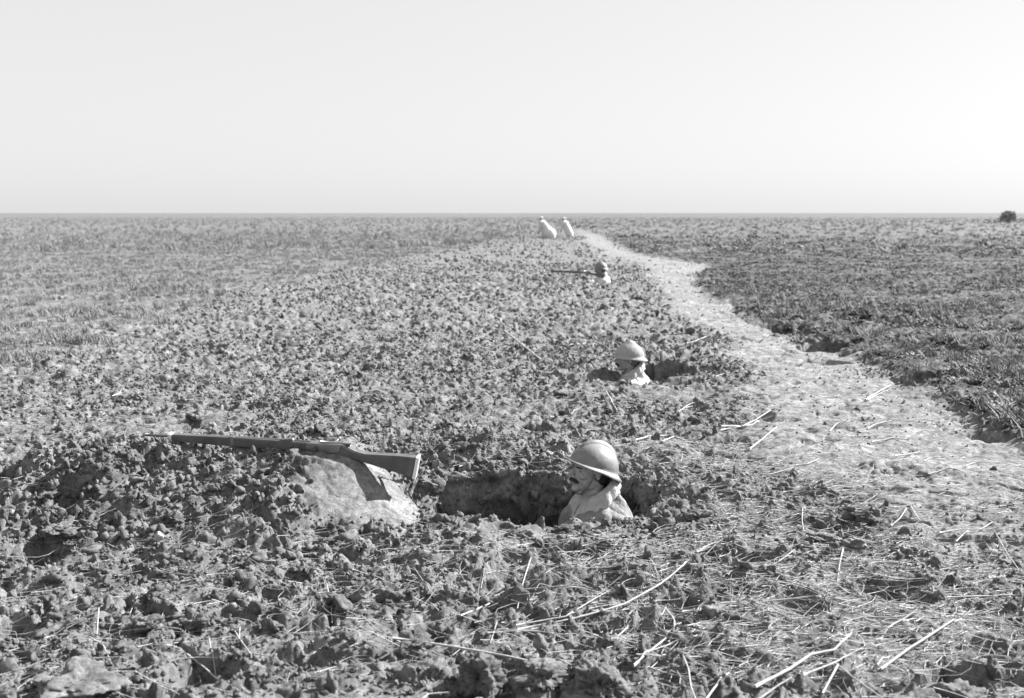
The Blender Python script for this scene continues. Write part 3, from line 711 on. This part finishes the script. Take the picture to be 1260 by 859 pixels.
def helmet(parent, T, tiltback, mcol, peaked=0.0, strap=True, side=1):
    H = T @ Matrix.Translation((-.012, 0, .030)) @ Matrix.Rotation(-tiltback, 4, 'Y')
    V_, F_ = [], []; NA = 64
    rows = [(math.sin(t * math.pi / 2), math.cos(t * math.pi / 2), 0) for t in np.linspace(0.03, 1, 16)]
    a, b, h = .136, .112, .118
    for rr, cz, _ in rows:
        for k in range(NA):
            th = 6.28318 * k / NA; z_ = h * cz ** (1.0 if not peaked else 0.95) + peaked * .030 * math.exp(-rr * rr * 7) * (1 - .4 * abs(math.sin(th)) * rr)
            V_.append((a * rr * math.cos(th) - .004, b * rr * math.sin(th), z_))
    for q in (.12, .3, .6, 1.0):
        for k in range(NA):
            th = 6.28318 * k / NA; cs = math.cos(th); bw_ = .012 + .030 * max(0, cs) ** 1.5 + .026 * max(0, -cs) ** 1.5 + .006 * abs(math.sin(th))
            drop = (.010 + .010 * abs(math.sin(th)) + .018 * max(0, -cs)) * q ** 1.1 + .001
            V_.append(((a + bw_ * q) * cs - .004, (b + bw_ * q) * math.sin(th), -drop - .012 * (1 - abs(cs)) * 0))
    nrw = len(rows) + 4
    for r_ in range(nrw - 1):
        for k in range(NA):
            k2 = (k + 1) % NA; F_.append((r_ * NA + k, (r_ + 1) * NA + k, (r_ + 1) * NA + k2, r_ * NA + k2))
    V_.append((-.004, 0, h + peaked * .030)); F_ += [(nrw * NA, k, (k + 1) % NA) for k in range(NA)]
    me = bpy.data.meshes.new('helmet'); me.from_pydata([tuple(H @ Vector(v)) for v in V_], [], F_)
    o = link('helmet', me, mcol, parent); sd = o.modifiers.new('thick', 'SOLIDIFY'); sd.thickness = .003 if not peaked else .006; sd.offset = 0
    # comb over the crown
    V_, F_ = [], []; n = 22
    for k in range(n):
        t = R(-58) + (R(62) + R(58)) * k / (n - 1); x_ = a * math.sin(t) * 1.0 - .004; z_ = h * math.cos(t); hh = .019 * math.sin(math.pi * k / (n - 1)) ** .5 + .002
        nx, nz_ = math.sin(t), math.cos(t)
        for w_ in (-.011, -.004, .004, .011):
            q = hh if abs(w_) < .006 else -.002
            V_.append(tuple(H @ Vector((x_ + nx * q, w_, z_ + nz_ * q))))
    for k in range(n - 1):
        for c_ in range(3): F_.append((k * 4 + c_, k * 4 + c_ + 1, (k + 1) * 4 + c_ + 1, (k + 1) * 4 + c_))
    if not peaked:
        me = bpy.data.meshes.new('crest'); me.from_pydata(V_, [], F_); link('crest', me, mcol, o)
        bmx = Blob(); bmx.limb(H @ Vector((.121, 0, .026)), H @ Vector((.117, 0, .042)), .0085, .006); bmx.limb(H @ Vector((.120, -.008, .05)), H @ Vector((.117, .008, .054)), .004, .004)
        link('badge', bmx.done('badge', .0025, 1), M_STEEL, o)
    if strap:
        V_, F_ = [], []
        pts = []
        for k in range(25):
            t = math.pi * k / 24; pts.append(T @ Vector((.022 + .040 * math.sin(t), .083 * math.cos(t) * (1 - .1 * math.sin(t)), .0 - .122 * math.sin(t) ** .8)))
        tube(pts, .0045, .0045, 6, V_, F_); me = bpy.data.meshes.new('chin_strap'); me.from_pydata([tuple(v) for v in V_], [], F_); link('chin_strap', me, M_LEATH if not peaked else M_COVER, parent)
    return o
def cloth_ring(name, parent, T, mat_, rows, thick=.006, seed=0, folds=.006, NA=96, gap=None):
    """draped cloth round the neck; rows = (cx, z, tilt, rx, ry)"""
    V_ = []; n = len(rows)
    for ri, (cx, z_, tl, rx, ry) in enumerate(rows):
        for k in range(NA):
            th = 6.28318 * k / NA; c_, s_ = math.cos(th), math.sin(th)
            f = folds * (ri / (n - 1) + .3) * (math.sin(th * 5 + ri * .9 + seed) + .5 * math.sin(th * 11 - ri * 1.1 + seed * 2) + 1.3 * mnoise.noise(Vector((c_ * 2.5, s_ * 2.5, ri * .5 + seed))) * 2 - 2.2 * abs(mnoise.noise(Vector((c_ * 4.5 + s_, s_ * 4.5, ri * .7 + seed)))))
            V_.append(tuple(T @ Vector((cx + (rx + f) * c_, (ry + f) * s_, z_ + tl * c_ + f * .6))))
    F_ = [(r_ * NA + k, (r_ + 1) * NA + k, (r_ + 1) * NA + (k + 1) % NA, r_ * NA + (k + 1) % NA) for r_ in range(n - 1) for k in range(NA)]
    me = bpy.data.meshes.new(name); me.from_pydata(V_, [], F_); o = link(name, me, mat_, parent)
    sd = o.modifiers.new('thick', 'SOLIDIFY'); sd.thickness = thick; sd.offset = 0
    ss_ = o.modifiers.new('sub', 'SUBSURF'); ss_.levels = 1; ss_.render_levels = 1
    return o
def wool(v):
    n_ = mnoise.noise(v * 9) * .012 + mnoise.noise(Vector((v.x * 25, v.y * 25, v.z * 9))) * .007
    return v + v.normalized() * n_
def soldier(loc, yaw, pitch, voxel, label, coat_m, scarf_m, helm_m, helm_tilt, peaked=0.0, arms='down', head_z=1.47, scarf_low=False):
    root = empty('person', loc, yaw); tag(root, label, 'person')
    T = Matrix.Translation((.03, 0, head_z)) @ Matrix.Rotation(-pitch, 4, 'Y')
    sh = head_z - .23
    B = Blob(); add_head(B, T)
    B.limb((-.02, 0, sh - .02), (0, 0, .85), .115, .13); B.limb((-.02, -.10, sh - .04), (-.02, .10, sh - .04), .085, .085)
    C = Blob(); C.limb((-.02, 0, sh - .03), (0, 0, .80), .150, .165); C.limb((-.02, -.11, sh - .035), (-.02, .11, sh - .035), .105, .105)
    Tq = Blob()
    for s_ in (1, -1):
        shp_ = Vector((-.02, .19 * s_, sh - .03))
        if arms == 'down': el, wr = Vector((-.02, .25 * s_, sh - .32)), Vector((.20, .19 * s_, sh - .42))
        elif s_ == 1: el, wr = Vector((.20, .22, sh - .16)), Vector((.42, .06, sh + .0))      # aiming: left hand forward under the rifle
        else: el, wr = Vector((.08, -.30, sh - .12)), Vector((.22, -.08, sh - .03))
        B.limb(shp_, el, .052, .042); B.limb(el, wr, .040, .028); hand(B, wr, (wr - el) + Vector((0, 0, .02)), s_)
        C.limb(shp_, el, .075, .062); C.limb(el, el.lerp(wr, .9), .060, .045)
        kn, an = Vector((.08, .11 * s_, .46)), Vector((-.02, .12 * s_, .08))
        B.limb((0, .09 * s_, .84), kn, .085, .06); B.limb(kn, an, .055, .04); B.limb(an + Vector((-.03, 0, -.03)), an + Vector((.17, .02 * s_, -.04)), .038, .034)
        Tq.limb((0, .09 * s_, .84), kn, .098, .075); Tq.limb(kn, an, .066, .052)
    link('body', B.done('body', voxel, 2), M_SKIN, root)
    link('greatcoat', C.done('greatcoat', voxel * 1.6, 6, wool), coat_m, root)
    link('trousers', Tq.done('trousers', .012, 3), M_TROUS, root)
    Tn = Matrix.Translation((T.translation.x, 0, head_z))
    # cape of the collar over the shoulders, then the raised collar
    cloth_ring('collar_cape', root, Tn, coat_m, [(-.050, -.115, -.035, .078, .080), (-.048, -.150, -.030, .100, .105), (-.048, -.180, -.020, .140, .175), (-.050, -.212, -.010, .168, .232), (-.048, -.275, 0, .180, .268), (-.045, -.36, 0, .18, .275)], .006, 1.3, .012)
    cloth_ring('neck_cloth', root, Tn, scarf_m, [(-.040, -.078, -.055, .078, .080), (-.036, -.088, -.060, .094, .096), (-.030, -.118, -.066, .122, .122), (-.022, -.150, -.072, .140, .138), (-.016, -.172, -.078, .142, .142), (-.020, -.180, -.078, .128, .130), (-.026, -.165, -.070, .105, .108)] if scarf_low else
               [(-.045, -.085, -.035, .078, .080), (-.042, -.105, -.040, .090, .092), (-.040, -.130, -.045, .098, .100), (-.040, -.150, -.045, .094, .098)], .006, 3.1, .0115)
    # hair, moustache, eyes, eyebrows
    hb = Blob(); q = T.to_quaternion().to_matrix(); hb.ell(T @ Vector((-.032, 0, .018)), (.086, .0795, .088), q); hb.ell(T @ Vector((-.045, 0, -.03)), (.062, .066, .05), q)
    link('hair', hb.done('hair', .006, 1), M_HAIR if not peaked else M_TROUS, root)
    mb = Blob()
    for s_ in (1, -1):
        mb.limb(T @ Vector((.108, .003 * s_, -.045)), T @ Vector((.097, .026 * s_, -.050)), .0105, .0115); mb.limb(T @ Vector((.094, .026 * s_, -.051)), T @ Vector((.084, .037 * s_, -.056)), .0095, .005)
    link('moustache', mb.done('moustache', .003, 1), M_HAIR, root)
    for s_ in (1, -1):
        e = Blob(); e.ell(T @ Vector((.071, .031 * s_, .003)), (.0130,) * 3); me_ = e.done('eye', .003, 0); link('eye', me_, M_EYE, root)
        e = Blob(); e.limb(T @ Vector((.092, .014 * s_, .021)), T @ Vector((.078, .047 * s_, .020)), .0048, .0035); link('eyebrow', e.done('eyebrow', .0025, 1), M_HAIR, root)
    helmet(root, T, helm_tilt, helm_m, peaked)
    return root, T

# man in the nearest pit
hp = gd(733, 579, 5.45)
soldier((hp.x, hp.y, hp.z - 1.47), R(203), R(7), .0045, 'moustached soldier in bare steel helmet looking left, head and shoulders above the nearest pit', M_COAT, M_SCARF, M_HELM, R(15), 0, scarf_low=True)
hp = gd(776, 442, 9.75)
soldier((hp.x, hp.y, hp.z - 1.47), R(188), R(2), .007, 'soldier in a pale cloth-covered helmet, sunk to the neck in the second pit', M_PALE, M_SCARF, M_COVER, R(2), 1.0, scarf_low=True)
hp = gd(740, 331, 22.7)
soldier((hp.x, hp.y, hp.z - 1.47), R(182), R(0), .009, 'small distant soldier aiming a rifle to the left from the third pit', M_PALE, M_PALE, M_HELM, R(4), .8, arms='aim')

# ---------------------------------------------------------------- rifle on the bank
def slab(name, outline, th, parent, m, y0=0.0, bev=.004):
    """profile (u,v) extruded to thickness th(u) across"""
    bm = bmesh.new(); f = []
    L_ = [bm.verts.new((u, y0 - th(u) / 2, v)) for u, v in outline]; R_ = [bm.verts.new((u, y0 + th(u) / 2, v)) for u, v in outline]
    bm.faces.new(L_); bm.faces.new(R_[::-1]); n = len(outline)
    for k in range(n): bm.faces.new((L_[k], R_[k], R_[(k + 1) % n], L_[(k + 1) % n])[::-1])
    bmesh.ops.recalc_face_normals(bm, faces=bm.faces)
    bmesh.ops.bevel(bm, geom=[e for e in bm.edges if abs(e.verts[0].co.y - e.verts[1].co.y) < th(e.verts[0].co.x) * .5], offset=bev, segments=3, affect='EDGES')
    bmesh.ops.triangulate(bm, faces=[q for q in bm.faces if len(q.verts) > 4])
    me = bpy.data.meshes.new(name); bm.to_mesh(me); bm.free(); return link(name, me, m, parent, smooth=False)
def make_rifle(root, K, sling=True):
    q = lambda px, py: ((px - 180) / K, -(py - 540) / K)
    def dense(pts, n=4):
        o_ = []
        for a, b in zip(pts, pts[1:] + pts[:1]):
            for k in range(n): o_.append((a[0] + (b[0] - a[0]) * k / n, a[1] + (b[1] - a[1]) * k / n))
        return o_
    wth = lambda u: .034 + .012 * min(1, max(0, (u - .2) / .8))
    stock = [q(*a) for a in [(212, 532.5), (300, 534), (378, 537), (424, 538.5), (431, 541), (440, 546), (452, 549), (466, 549.5), (490, 550), (513, 551.5), (507, 577), (495, 573), (478, 568), (455, 561), (440, 556.5), (428, 553.5), (405, 551.5), (378, 549.5), (300, 545.5), (212, 541)]]
    slab('stock', dense(stock, 2), wth, root, M_WOOD, bev=.0055)
    slab('butt_plate', [q(*a) for a in [(513, 551), (516.5, 551.5), (510.5, 579), (507, 577.5)]], lambda u: .047, root, M_BRASS, bev=.001)
    slab('receiver', [q(*a) for a in [(382, 537.5), (424, 538), (421, 547), (410, 550), (381, 546)]], lambda u: .0495, root, M_STEEL, bev=.002)
    V_, F_ = [], []; tube([Vector((q(x_, 0)[0], 0, q(0, y_)[1])) for x_, y_ in ((180, 534.6), (215, 535), (300, 535.5), (385, 538.5))], .0085, .0105, 12, V_, F_)
    me = bpy.data.meshes.new('barrel'); me.from_pydata(V_, [], F_); link('barrel', me, M_STEEL, root)
    for x_, h0, h1, nm in ((212, 531.5, 542, 'nose_cap'), (290, 532.5, 546.5, 'barrel_band')):
        slab(nm, [q(x_ - 2.2, h0), q(x_ + 2.2, h0), q(x_ + 2.2, h1), q(x_ - 2.2, h1)], lambda u: .040 if x_ < 250 else .0395, root, M_BRASS if x_ < 250 else M_STEEL, bev=.001)
    slab('front_sight', [q(186, 533.5), q(191, 533.5), q(189.5, 529.5), q(187.5, 529.5)], lambda u: .004, root, M_STEEL, bev=.0004)
    slab('rear_sight', [q(348, 537), q(366, 537), q(364, 533.5), q(350, 534.5)], lambda u: .018, root, M_STEEL, bev=.001)
    # bolt with its handle on the far side
    V_, F_ = [], []; tube([Vector((*q(398, 537.2)[:1], 0, q(398, 537.2)[1])), Vector((q(434, 539.5)[0], 0, q(434, 539.5)[1]))], .0085, .0075, 10, V_, F_)
    tube([Vector((q(414, 538)[0], .005, q(414, 538)[1])), Vector((q(415, 538)[0], .07, q(414, 539)[1]))], .006, .005, 8, V_, F_)
    me = bpy.data.meshes.new('bolt'); me.from_pydata(V_, [], F_); bo = link('bolt', me, M_STEEL, root)
    kb = Blob(); kb.ell((q(415, 0)[0], .075, q(0, 539)[1]), (.011,) * 3); link('bolt_knob', kb.done('bolt_knob', .003, 0), M_STEEL, bo)
    V_, F_ = [], []; tube([Vector((q(a, b)[0], 0, q(a, b)[1])) for a, b in ((402, 551), (406, 558), (414, 560.5), (423, 559), (428, 553))], .0035, .0035, 8, V_, F_)
    me = bpy.data.meshes.new('trigger_guard'); me.from_pydata(V_, [], F_); link('trigger_guard', me, M_STEEL, root)
    V_, F_ = [], []; tube([Vector((q(a, b)[0], 0, q(a, b)[1])) for a, b in ((414, 552), (413, 555), (415, 558))], .0025, .002, 6, V_, F_)
    me = bpy.data.meshes.new('trigger'); me.from_pydata(V_, [], F_); link('trigger', me, M_STEEL, root)
    if sling:
        pts = [(291, 546), (330, 551), (372, 556), (404, 562), (430, 561), (448, 568), (462, 576), (478, 581), (494, 581), (499, 575)]
        P = []
        for k in range(len(pts) - 1):
            for t in (0, .25, .5, .75): P.append((pts[k][0] + (pts[k + 1][0] - pts[k][0]) * t, pts[k][1] + (pts[k + 1][1] - pts[k][1]) * t))
        P.append(pts[-1]); V_, F_ = [], []
        for k, (a, b) in enumerate(P):
            u, v = q(a, b); y_ = -.012 + .018 * math.sin(k * .55); tw_ = .9 * math.sin(k * .35)
            cy, sz = math.cos(tw_) * .015, math.sin(tw_) * .015
            for s1, s2 in ((-1, .0012), (1, .0012), (1, -.0012), (-1, -.0012)): V_.append((u, y_ + s1 * cy, v + s1 * sz + s2))
        for k in range(len(P) - 1):
            for c_ in range(4): F_.append((k * 4 + c_, k * 4 + (c_ + 1) % 4, (k + 1) * 4 + (c_ + 1) % 4, (k + 1) * 4 + c_))
        me = bpy.data.meshes.new('sling'); me.from_pydata(V_, [], F_); link('sling', me, M_LEATH, root)
mz, bt = gd(180, 535, 5.36), gd(516, 560, 5.16)
d = bt - mz; Lr = math.hypot(d.x, d.y); K = 336 / Lr
root = empty('rifle', gd(180, 540, 5.36), math.atan2(d.y, d.x))
# plane of the gun follows the line from muzzle to butt; its drop is already in the profile
make_rifle(root, K); root.rotation_euler = (R(9), R(0), math.atan2(d.y, d.x))
tag(root, 'long bolt-action rifle lying across the earth bank, muzzle left, beside the nearest pit', 'rifle')
# the far soldier's rifle
c = gd(738, 334.5, 22.55); root = empty('rifle', (c.x - 1.18, c.y, c.z), 0)
make_rifle(root, 336 / 1.30, False)
tag(root, 'distant rifle levelled by the small soldier in the third pit', 'rifle')

# ---------------------------------------------------------------- far figures
def far_person(px, py, pose, label, wide=False):
    P = g0(px, py, 0); root = empty('person', (P[0], P[1], 0), R(-35)); tag(root, label, 'person')
    B = Blob(); C = Blob(); Tq = Blob(); j = {k: Vector(v) for k, v in pose.items()}
    T = Matrix.Translation(j['head']) @ Matrix.Rotation(R(180), 4, 'Z') @ Matrix.Rotation(R(25), 4, 'Y'); add_head(B, T)
    B.limb(j['head'] + Vector((0.02, 0, -.08)), j['chest'], .06, .1); B.limb(j['chest'], j['hip'], .13, .13)
    C.limb(j['chest'], j['hip'], .22, .25); C.limb(j['hip'], j['skirt'], .25, .42 if wide else .25); C.limb(j['chest'] + Vector((0, -.17, .05)), j['chest'] + Vector((0, .17, .05)), .11, .11)
    for s_, n_ in ((-1, 'l'), (1, 'r')):
        s0 = j['chest'] + Vector((0, .2 * s_, .05)); B.limb(s0, j['el' + n_], .05, .042); B.limb(j['el' + n_], j['wr' + n_], .04, .03); hand(B, j['wr' + n_], j['wr' + n_] - j['el' + n_] + Vector((.001, 0, 0)), s_)
        C.limb(s0, j['el' + n_], .08, .065); C.limb(j['el' + n_], j['el' + n_].lerp(j['wr' + n_], .85), .062, .05)
        h0 = j['hip'] + Vector((0, .1 * s_, 0)); B.limb(h0, j['kn' + n_], .085, .06); B.limb(j['kn' + n_], j['an' + n_], .055, .04); B.limb(j['an' + n_], j['an' + n_] + Vector((-.16, 0, -.04)), .038, .034)
        Tq.limb(h0, j['kn' + n_], .098, .075); Tq.limb(j['kn' + n_], j['an' + n_], .066, .052)
    link('body', B.done('body', .012, 2), M_SKIN, root); link('greatcoat', C.done('greatcoat', .016, 4, wool), M_PALE, root); link('trousers', Tq.done('trousers', .014, 2), M_PALE, root)
    helmet(root, T, R(0), M_PALE, .6, strap=False)
far_person(671, 293, dict(head=(-.32, 0, 1.13), chest=(-.2, 0, .88), hip=(.08, 0, .55), skirt=(.30, 0, .22), ell=(-.25, -.25, .62), wrl=(-.35, -.15, .40), elr=(-.3, .25, .6), wrr=(-.42, .15, .42), knl=(-.12, -.14, .33), anl=(-.08, -.14, .05), knr=(.1, .14, .08), anr=(.45, .14, .07)),
           'pale-coated figure kneeling bent forward at the far end of the line, the broader of two', True)
far_person(699, 292, dict(head=(-.33, 0, 1.08), chest=(-.22, 0, .84), hip=(0.0, 0, .42), skirt=(.10, 0, .20), ell=(-.3, -.24, .60), wrl=(-.42, -.1, .45), elr=(-.1, .25, .56), wrr=(.15, .2, .62), knl=(.0, -.12, .1), anl=(.25, -.12, .05), knr=(.03, .12, .1), anr=(.3, .12, .05)),
           'slim pale figure leaning to the left beyond the third pit, right of the broader one')
# short post beside them
a = gd(637, 277, 62); b = gd(642, 288, 62); straw_obj([(b.x, b.y, min(b.z, hpt(b.x, b.y))), (a.x, a.y, a.z)], .05, 'short pale leaning post left of the far kneeling figures', None, 'post', M_STRAW, .8, 'post')
# kits lying by the far pits
P = g0(701, 284, .25); 

# ---------------------------------------------------------------- bush on the horizon
bp = gd(1241, 262, 170); bx, by = bp.x, bp.y
root = empty('bush', (bx, by, 0)); tag(root, 'lone rounded bush on the skyline at the far right', 'bush')
V_, F_ = [], []; rb = random.Random(5)
for k in range(5200):
    while True:
        v = Vector((rb.uniform(-1, 1), rb.uniform(-1, 1), rb.uniform(-.2, 1)))
        l_ = v.length * (1 + .35 * mnoise.noise(v * 3))
        if .45 < l_ < 1: break
    c = Vector((v.x * 1.2, v.y * 1.1, .7 + v.z * 1.1)); s_ = rb.uniform(.07, .15); n_ = Vector((rb.gauss(0, 1), rb.gauss(0, 1), rb.gauss(0, 1))).normalized(); u = n_.orthogonal().normalized() * s_; w_ = n_.cross(u) * .7
    b0 = len(V_); V_ += [tuple(c - u), tuple(c + w_), tuple(c + u), tuple(c - w_)]; F_.append((b0, b0 + 1, b0 + 2, b0 + 3))
me = bpy.data.meshes.new('crown'); me.from_pydata(V_, [], F_); link('crown', me, M_BUSH, root, smooth=False)
V_, F_ = [], []
for k in range(7):
    a_ = k * .9; tube([Vector((math.cos(a_) * .1, math.sin(a_) * .1, -.1)), Vector((math.cos(a_) * .35, math.sin(a_) * .35, .9)), Vector((math.cos(a_) * .9, math.sin(a_) * .8, 1.8))], .07, .02, 6, V_, F_)
me = bpy.data.meshes.new('trunk'); me.from_pydata(V_, [], F_); link('trunk', me, M_BARK, root)
V_, F_ = [], []
for k in range(350):
    x_ = rb.gauss(0, 2.2); c = Vector((x_, rb.gauss(0, .5), rb.uniform(0, .7) * math.exp(-(x_ / 5) ** 2))); s_ = rb.uniform(.08, .18); n_ = Vector((rb.gauss(0, 1), rb.gauss(0, 1), rb.gauss(0, 1))).normalized(); u = n_.orthogonal().normalized() * s_; w_ = n_.cross(u) * .7
    b0 = len(V_); V_ += [tuple(c - u), tuple(c + w_), tuple(c + u), tuple(c - w_)]; F_.append((b0, b0 + 1, b0 + 2, b0 + 3))
me = bpy.data.meshes.new('undergrowth'); me.from_pydata(V_, [], F_); link('undergrowth', me, M_BUSH, root, smooth=False)
